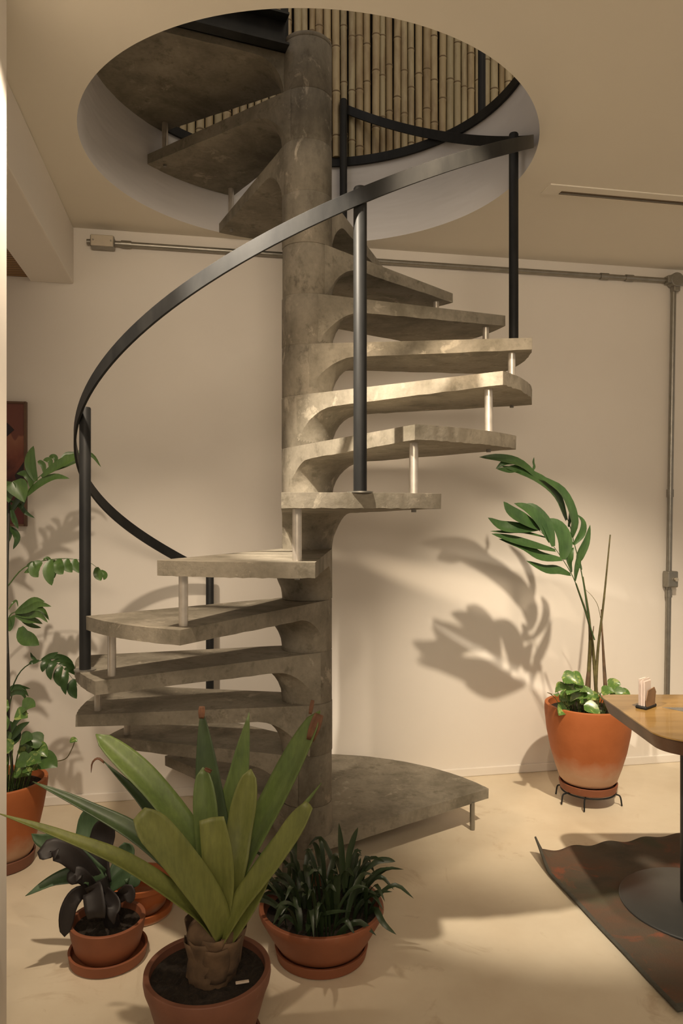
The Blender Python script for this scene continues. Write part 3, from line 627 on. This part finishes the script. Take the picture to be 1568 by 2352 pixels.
dl([(240, 2030, 0), (228, 1970, 0.02), (238, 1920, 0.04), (250, 1880, 0.03)], 50, M_purple, 'strap', 0.3, (0, -1, 0.2))
dl([(235, 2040, 0), (190, 1990, -0.03), (150, 1960, -0.06), (115, 1955, -0.08), (118, 1970, -0.09)], 44, M_purple, 'strap', 0.3)
dl([(235, 2010, 0), (150, 1945, 0.0), (95, 1930, 0.0), (72, 1915, 0.0)], 34, M_purple_g, 'taper', 0.2, (0, -1, 0.4))
dl([(245, 2040, 0), (275, 1990, 0.03), (290, 1960, 0.05), (285, 1935, 0.05)], 36, M_purple_g, 'strap', 0.3, (0, -1, 0.3))
dl([(245, 2045, 0), (285, 2015, -0.01), (305, 2010, -0.02), (305, 2040, -0.03)], 34, M_purple_g, 'strap', 0.3, (0, -0.8, 0.6))
dl([(225, 2050, -0.02), (215, 2045, -0.06), (220, 2085, -0.09), (222, 2108, -0.09)], 40, M_purple, 'cut', 0.2, (0, -1, 0.3))
dl([(250, 2060, 0), (275, 2060, -0.03), (295, 2045, -0.05), (300, 2075, -0.06)], 24, M_purple, 'strap', 0.2, (0, -1, 0.3))
dl([(215, 2040, -0.02), (190, 2015, -0.05), (172, 2010, -0.06), (178, 2030, -0.06)], 30, M_purple, 'strap', 0.2)
dl([(240, 2045, -0.01), (262, 2075, -0.05), (258, 2100, -0.07), (262, 2125, -0.07)], 26, M_purple, 'taper', 0.2, (0, -1, 0.3))

# --- empty terracotta dish with its saucer behind
O0 = Vector(((322 - CX) / F * 2.42, 2.42, 0))
dish = empty('terracotta_bowl', tuple(O0), 'orange terracotta bowl standing behind the small dark bromeliad', 'flower pot')
bm = bmesh.new(); lathe(bm, O0, [(0, 0.016), (0.070, 0.016), (0.082, 0.03), (0.098, 0.085), (0.100, 0.095), (0.106, 0.097), (0.106, 0.112), (0.098, 0.112), (0.088, 0.09), (0.070, 0.03), (0, 0.028)], 64); obj('bowl', bm, M_terra2, dish, smooth=35)
saucer('plant_saucer', O0, 0.108, 0.030, M_terra2, 'bright orange terracotta saucer under the bowl behind the small dark bromeliad')

# --- palm in the right pot
RD = 3.36; R0 = Vector(((1350 - CX) / F * RD, RD, 0))
pr_ = empty('potted_palm', tuple(R0 + Vector((0, 0, 0.08))), 'tall sparse palm over pothos in a large terracotta pot on a wire stand', 'potted plant', 'potted plants around the staircase')
pot(pr_, R0, [(0.112, 0.094), (0.128, 0.112), (0.148, 0.17), (0.168, 0.24), (0.184, 0.32), (0.192, 0.39), (0.194, 0.43), (0.192, 0.448)], 0.016, 0.415, M_terra2, seed=4)
saucer('plant_saucer', R0, 0.130, 0.036, M_terra, 'terracotta saucer under the palm pot at the right', z0=0.058)
stand = empty('plant_stand', tuple(R0), 'low black wire stand carrying the palm pot and saucer', 'plant stand')
bm = bmesh.new(); tube(bm, [R0 + Vector((0.120 * math.cos(a), 0.120 * math.sin(a), 0.053)) for a in [k * math.pi / 24 for k in range(49)]], 0.0038, 8, cap=False); obj('ring', bm, M_black, stand, smooth=40)
for a in (-75 - 40, -75 + 48, 60, 150, 200):
    a = math.radians(a); d = Vector((math.cos(a), math.sin(a), 0)); bm = bmesh.new()
    tube(bm, bez([R0 + d * 0.09 + Vector((0, 0, 0.050)), R0 + d * 0.128 + Vector((0, 0, 0.049)), R0 + d * 0.140 + Vector((0, 0, 0.040)), R0 + d * 0.146 + Vector((0, 0, 0.003))], 10), 0.0035, 8); obj('leg', bm, M_black, stand, smooth=40)
def stem(parent, pix, D, r0, r1, m=M_stem, name='stem'):
    pts = bez([at(x, y, D + d) for x, y, d in pix], 16); bm = bmesh.new(); tube(bm, pts, [r0 + (r1 - r0) * i / 16 for i in range(17)], 10); return obj(name, bm, m, parent, smooth=60)
stem(pr_, [(1348, 1640, 0), (1352, 1540, 0), (1354, 1440, -0.05), (1338, 1325, -0.12)], RD, 0.012, 0.0035)
stem(pr_, [(1372, 1640, 0), (1362, 1500, 0), (1352, 1430, -0.10), (1322, 1340, -0.16)], RD, 0.009, 0.0035)
stem(pr_, [(1366, 1630, 0), (1372, 1500, 0.01), (1386, 1380, 0.02), (1401, 1228, 0.03)], RD, 0.008, 0.003)
stem(pr_, [(1394, 1640, 0.02), (1388, 1550, 0.02), (1384, 1480, 0.02), (1380, 1400, 0.02)], RD, 0.011, 0.002, M_husk)
stem(pr_, [(1344, 1640, 0), (1350, 1560, 0), (1356, 1500, 0), (1363, 1438, 0)], RD, 0.014, 0.0015, M_husk)
stem(pr_, [(1379, 1420, 0.02), (1372, 1390, 0.03), (1360, 1370, 0.04), (1345, 1355, 0.05)], RD, 0.0015, 0.0008)
def frond(parent, D, rach, leaves, m, name='frond', r=0.003):
    bm = bmesh.new(); P = bez([at(x, y, D + d) for x, y, d in rach], 18); tube(bm, P, [r * (1 - 0.8 * i / 18) for i in range(19)], 8)
    for pix, wpx, up in leaves:
        if D < 3.1: wpx *= 1.15
        blade(bm, [at(x, y, D + d) for x, y, d in pix], wpx / F * D, up, 'lance', 0.22, 12, cross=4)
    return obj(name, bm, m, parent, smooth=70)
U1 = (0.5, -0.8, 0.5)
frond(pr_, RD - 0.14, [(1352, 1420, 0), (1335, 1315, 0), (1320, 1255, 0), (1300, 1185, -0.02), (1255, 1120, -0.04), (1190, 1075, -0.06)], [
    ([(1312, 1235, 0), (1316, 1190, -.02), (1290, 1130, -.04), (1240, 1095, -.06)], 30, U1), ([(1300, 1195, 0), (1275, 1135, -.03), (1225, 1095, -.05), (1150, 1070, -.08)], 30, U1),
    ([(1250, 1115, -.02), (1200, 1068, -.05), (1150, 1053, -.08), (1100, 1050, -.10)], 22, U1), ([(1225, 1100, -.02), (1190, 1078, -.06), (1165, 1080, -.08), (1140, 1077, -.1)], 16, U1),
    ([(1215, 1092, -.02), (1190, 1065, -.06), (1160, 1062, -.08), (1138, 1077, -.1)], 14, U1), ([(1222, 1082, -.03), (1226, 1072, -.02), (1224, 1062, -.02), (1226, 1050, -.02)], 7, U1),
    ([(1305, 1210, 0), (1310, 1160, .03), (1285, 1120, .05), (1250, 1095, .06)], 14, U1),
    ([(1318, 1250, 0), (1335, 1225, .02), (1338, 1200, .03), (1326, 1182, .04)], 17, U1), ([(1335, 1310, 0), (1328, 1285, -.02), (1345, 1245, -.01), (1355, 1205, .0)], 19, U1),
    ([(1318, 1250, 0), (1305, 1240, -.02), (1304, 1225, -.02), (1297, 1215, -.02)], 14, U1), ([(1312, 1315, 0), (1306, 1290, -.02), (1308, 1270, -.01), (1318, 1258, .0)], 20, U1)], M_palm)
frond(pr_, RD - 0.14, [(1365, 1470, 0), (1352, 1430, 0), (1322, 1340, -0.03), (1295, 1290, -0.06), (1255, 1235, -0.10), (1215, 1200, -0.13)], [
    ([(1235, 1215, -.11), (1190, 1213, -.16), (1150, 1208, -.18), (1120, 1189, -.2)], 24, (0, -0.9, 0.5)), ([(1240, 1215, -.11), (1205, 1195, -.15), (1172, 1175, -.17), (1156, 1152, -.18)], 28, (0.2, -0.9, 0.5)),
    ([(1262, 1245, -.1), (1240, 1200, -.12), (1212, 1170, -.13), (1180, 1156, -.14)], 24, (0.2, -0.9, 0.5)), ([(1270, 1255, -.1), (1255, 1205, -.1), (1225, 1170, -.1), (1200, 1160, -.1)], 26, (0.2, -0.9, 0.5)),
    ([(1292, 1285, -.07), (1296, 1245, -.07), (1280, 1210, -.07), (1252, 1192, -.07)], 34, (0.2, -0.9, 0.5)), ([(1255, 1235, -.1), (1200, 1222, -.14), (1160, 1222, -.17), (1125, 1220, -.2)], 8, (0, -0.8, 0.6)),
    ([(1275, 1265, -.09), (1215, 1250, -.14), (1170, 1238, -.17), (1128, 1226, -.2)], 20, (0, -0.8, 0.6)), ([(1290, 1285, -.08), (1240, 1278, -.12), (1200, 1255, -.15), (1145, 1238, -.18)], 24, (0, -0.8, 0.6)),
    ([(1310, 1320, -.04), (1280, 1310, -.08), (1250, 1308, -.11), (1208, 1288, -.14)], 22, (0, -0.8, 0.6)), ([(1320, 1335, -.02), (1322, 1310, -.03), (1330, 1275, -.03), (1345, 1240, -.03)], 14, U1)], M_palm)
def heart(parent, p, d, size, m=M_pothos, base=None, up=(0, -0.6, 0.8)):
    d = Vector(d).normalized(); bm = bmesh.new(); p = Vector(p); upv = Vector(up)
    blade(bm, [p, p + d * size * 0.35 + Vector((0, 0, size * 0.04)), p + d * size * 0.7 + Vector((0, 0, 0)), p + d * size + Vector((0, 0, -size * 0.15))], size * 0.80, up, 'heart', 0.25, 10, cross=6)
    if base is not None: tube(bm, bez([Vector(base), (Vector(base) + p) / 2 + Vector((0, 0, 0.02)), p], 6), 0.0016, 6)
    return obj('leaf', bm, m, parent, smooth=70)
rn = random.Random(31)
spots_ = [(1290, 1555), (1265, 1595), (1283, 1600), (1300, 1560), (1320, 1575), (1338, 1560), (1310, 1600), (1330, 1610), (1350, 1600), (1300, 1625), (1290, 1612), (1345, 1580), (1325, 1592), (1400, 1595), (1415, 1590), (1395, 1575), (1385, 1605), (1372, 1628), (1340, 1620), (1312, 1585), (1405, 1605), (1380, 1590), (1275, 1582), (1360, 1612)]
for i, (x, y) in enumerate(spots_):
    dd = rn.uniform(-0.14, 0.02); p = at(x, y, RD + dd); a = rn.uniform(0, 6.28); g = R0 + Vector(((p.x - R0.x) * 0.7, dd * 0.7, 0.415))
    heart(pr_, p, (math.cos(a), -abs(math.sin(a)) * 0.6, rn.uniform(-0.4, 0.3)), rn.uniform(0.055, 0.08), base=g, up=(rn.uniform(-.4, .4), -0.8, 0.7))

# --- palm in the left pot
LD = 2.75; L0 = Vector(((2 - CX) / F * LD, LD, 0))
pl = empty('potted_palm', tuple(L0), 'leafy palm and pothos in the orange terracotta pot cut off by the left edge', 'potted plant', 'potted plants around the staircase')
pot(pl, L0, [(0.095, 0.022), (0.112, 0.05), (0.132, 0.12), (0.15, 0.20), (0.162, 0.27), (0.166, 0.305), (0.165, 0.318)], 0.014, 0.285, M_terra2, seed=5)
o = saucer('plant_saucer', L0, 0.122, 0.044, M_terra3, 'chipped pale terracotta saucer under the left palm pot')
stem(pl, [(10, 1830, 0), (18, 1600, 0), (14, 1400, 0.1), (20, 1180, 0.2), (24, 1140, 0.2)], LD, 0.010, 0.004, M_stemd)
stem(pl, [(30, 1820, 0), (24, 1700, 0), (16, 1600, 0.0), (19, 1500, 0)], LD, 0.006, 0.003, M_stemd)
UD = (0, -1, 0.2)
frond(pl, LD + 0.20, [(18, 1190, 0), (50, 1150, 0), (85, 1100, 0), (130, 1068, 0.03), (190, 1045, 0.06)], [
    ([(83, 1105, 0), (72, 1075, 0), (71, 1050, 0), (77, 1024, 0)], 20, UD), ([(102, 1088, 0), (100, 1070, 0), (92, 1062, 0), (86, 1060, 0)], 10, UD), ([(115, 1078, 0), (116, 1060, 0), (108, 1056, 0), (99, 1057, 0)], 10, UD),
    ([(128, 1068, 0.02), (128, 1052, 0.02), (120, 1048, 0.02), (112, 1049, 0.02)], 9, UD), ([(95, 1095, 0), (130, 1070, -.01), (165, 1052, -.02), (200, 1040, -.03)], 16, UD), ([(105, 1085, 0), (140, 1070, .03), (170, 1058, .05), (205, 1050, .06)], 14, UD),
    ([(150, 1060, .03), (175, 1040, .06), (210, 1045, .08), (232, 1073, .1)], 8, UD), ([(60, 1140, 0), (90, 1112, 0), (125, 1095, 0), (160, 1099, 0)], 13, UD), ([(72, 1120, 0), (70, 1100, 0), (58, 1088, 0), (38, 1088, 0)], 14, UD),
    ([(135, 1063, .02), (150, 1045, .04), (165, 1042, .05), (185, 1040, .06)], 8, UD)], M_palm2)
frond(pl, LD + 0.20, [(15, 1350, 0), (50, 1308, 0), (90, 1290, 0.02), (150, 1283, 0.04), (205, 1292, 0.06), (238, 1318, 0.07)], [
    ([(62, 1300, 0), (75, 1296, -.02), (70, 1308, -.02), (55, 1316, -.02)], 12, UD), ([(95, 1290, 0), (82, 1300, -.02), (80, 1315, -.03), (88, 1326, -.03)], 20, UD), ([(118, 1286, 0), (112, 1305, -.02), (114, 1325, -.03), (119, 1345, -.03)], 20, UD),
    ([(137, 1284, .02), (134, 1298, 0), (138, 1310, 0), (145, 1319, 0)], 20, UD), ([(155, 1284, .03), (153, 1296, 0.02), (158, 1305, 0.02), (166, 1315, 0.02)], 18, UD), ([(172, 1284, .04), (172, 1296, .03), (178, 1305, .03), (184, 1317, .03)], 17, UD),
    ([(188, 1287, .05), (192, 1298, .04), (200, 1308, .04), (205, 1316, .04)], 14, UD), ([(222, 1303, .06), (224, 1315, .05), (228, 1325, .05), (232, 1334, .05)], 16, UD), ([(232, 1310, .06), (240, 1318, .06), (241, 1325, .06), (238, 1332, .06)], 10, UD),
    ([(125, 1286, 0.04), (128, 1303, 0.06), (124, 1316, 0.06), (125, 1328, 0.06)], 12, UD), ([(100, 1289, 0), (105, 1284, .04), (112, 1284, .05), (118, 1288, .05)], 8, UD)], M_palm2)
frond(pl, LD + 0.20, [(16, 1430, 0), (24, 1412, 0), (36, 1405, 0), (48, 1400, 0)], [
    ([(35, 1408, 0), (60, 1390, 0), (80, 1378, 0), (103, 1382, 0)], 12, UD), ([(35, 1408, 0), (65, 1400, -.01), (90, 1388, -.02), (118, 1393, -.02)], 12, UD), ([(35, 1410, 0), (65, 1405, .01), (95, 1400, .02), (113, 1425, .02)], 12, UD),
    ([(35, 1412, 0), (65, 1414, 0), (90, 1412, -.02), (110, 1430, -.02)], 11, UD), ([(35, 1414, 0), (60, 1424, 0), (80, 1425, 0), (98, 1433, 0)], 11, UD), ([(45, 1418, 0), (60, 1430, .02), (78, 1438, .02), (95, 1442, .02)], 8, UD),
    ([(48, 1440, 0), (55, 1462, -.02), (72, 1470, -.03), (90, 1482, -.03)], 26, UD), ([(18, 1420, 0), (16, 1440, 0), (24, 1430, 0), (34, 1412, 0)], 20, UD), ([(20, 1400, 0), (30, 1385, .03), (38, 1380, .03), (42, 1395, .03)], 4, UD)], M_palm2)
frond(pl, LD + 0.20, [(20, 1600, 0), (45, 1545, 0), (80, 1520, 0), (125, 1520, .02), (155, 1545, .03), (178, 1575, .03)], [
    ([(118, 1518, 0), (105, 1522, -.02), (100, 1532, -.03), (97, 1544, -.03)], 13, UD), ([(130, 1522, 0), (118, 1530, -.02), (114, 1545, -.03), (117, 1562, -.03)], 14, UD), ([(142, 1530, 0.02), (134, 1545, 0), (133, 1560, 0), (140, 1578, 0)], 15, UD),
    ([(154, 1540, .02), (150, 1558, 0), (147, 1575, 0), (151, 1596, 0)], 14, UD), ([(172, 1560, .03), (166, 1575, 0.02), (168, 1590, 0.02), (176, 1605, 0.02)], 18, UD), ([(95, 1516, 0), (110, 1510, .0), (120, 1505, .0), (134, 1498, .0)], 10, UD),
    ([(100, 1515, 0), (125, 1508, .03), (150, 1512, .05), (168, 1522, .06)], 10, UD), ([(120, 1520, 0), (140, 1516, .03), (158, 1520, .05), (172, 1532, .06)], 9, UD), ([(135, 1525, .02), (150, 1525, .03), (165, 1532, .05), (176, 1545, .06)], 9, UD),
    ([(148, 1535, .02), (160, 1538, .03), (172, 1545, .05), (182, 1555, .06)], 9, UD), ([(85, 1518, 0), (78, 1512, 0), (74, 1508, 0), (70, 1498, 0)], 6, UD), ([(90, 1517, 0), (80, 1520, -.02), (72, 1522, -.03), (66, 1526, -.03)], 7, UD)], M_palm)
frond(pl, LD + 0.20, [(18, 1640, 0), (30, 1590, 0), (45, 1580, 0), (62, 1588, 0)], [
    ([(18, 1590, 0), (30, 1580, 0), (50, 1580, 0), (66, 1600, 0)], 10, UD), ([(18, 1600, 0), (35, 1590, -.02), (52, 1592, -.03), (60, 1608, -.03)], 9, UD), ([(18, 1590, 0), (35, 1578, .02), (50, 1578, .03), (70, 1582, .03)], 7, UD),
    ([(25, 1700, 0), (40, 1680, 0), (50, 1668, 0), (68, 1658, 0)], 12, UD), ([(22, 1690, 0), (35, 1660, 0), (50, 1645, 0), (66, 1638, 0)], 9, UD), ([(30, 1710, 0), (40, 1690, .02), (30, 1670, .03), (20, 1655, .03)], 16, UD)], M_palm)
frond(pl, LD + 0.20, [(18, 1250, 0), (20, 1215, 0), (24, 1180, 0), (24, 1150, 0)], [
    ([(24, 1180, 0), (40, 1150, -.02), (56, 1140, -.03), (50, 1170, -.03)], 12, UD), ([(24, 1160, 0), (32, 1190, -.02), (36, 1200, -.03), (42, 1215, -.03)], 10, UD), ([(22, 1210, 0), (36, 1225, -.02), (40, 1240, -.03), (30, 1262, -.03)], 12, UD),
    ([(24, 1150, 0), (45, 1160, 0), (60, 1178, 0), (80, 1190, 0)], 8, UD), ([(18, 1170, 0), (14, 1200, 0), (22, 1225, 0), (18, 1250, 0)], 12, UD)], M_palm)
heart(pl, at(30, 1105, LD + 0.15), (0.5, 0, -0.8), 0.085, M_palm2, up=(0.3, -1, 0.3)); heart(pl, at(16, 1105, LD + 0.15), (0.1, 0, -1), 0.075, M_palm2, up=(0.1, -1, 0.3))
sp_ = [(100, 1705), (82, 1715), (60, 1720), (30, 1720), (40, 1745), (55, 1760), (25, 1700), (70, 1700), (90, 1745), (20, 1745), (48, 1700), (35, 1770), (20, 1650), (35, 1640), (50, 1625), (22, 1625), (75, 1735), (62, 1745), (18, 1675), (45, 1715)]
for i, (x, y) in enumerate(sp_):
    dd = rn.uniform(-0.12, 0.02); p = at(x, y, LD + dd); a = rn.uniform(-0.9, 0.9); g = L0 + Vector(((p.x - L0.x) * 0.6, dd * 0.6, 0.285)) if y > 1690 else None
    heart(pl, p, (math.cos(a) * (1 if i % 3 else -1), -0.3, math.sin(a) * 0.6), rn.uniform(0.055, 0.085), M_pothos if i % 2 else M_palm2, base=g, up=(rn.uniform(-.3, .3), -0.8, 0.6))
bm = bmesh.new(); tube(bm, bez([at(95, 1738, LD), at(120, 1748, LD), at(150, 1743, LD), at(165, 1720, LD), at(172, 1702, LD)], 20), 0.0018, 6); obj('vine', bm, M_stem, pl, smooth=60)
heart(pl, at(160, 1702, LD), (1, 0, 0.1), 0.03, M_pothos)
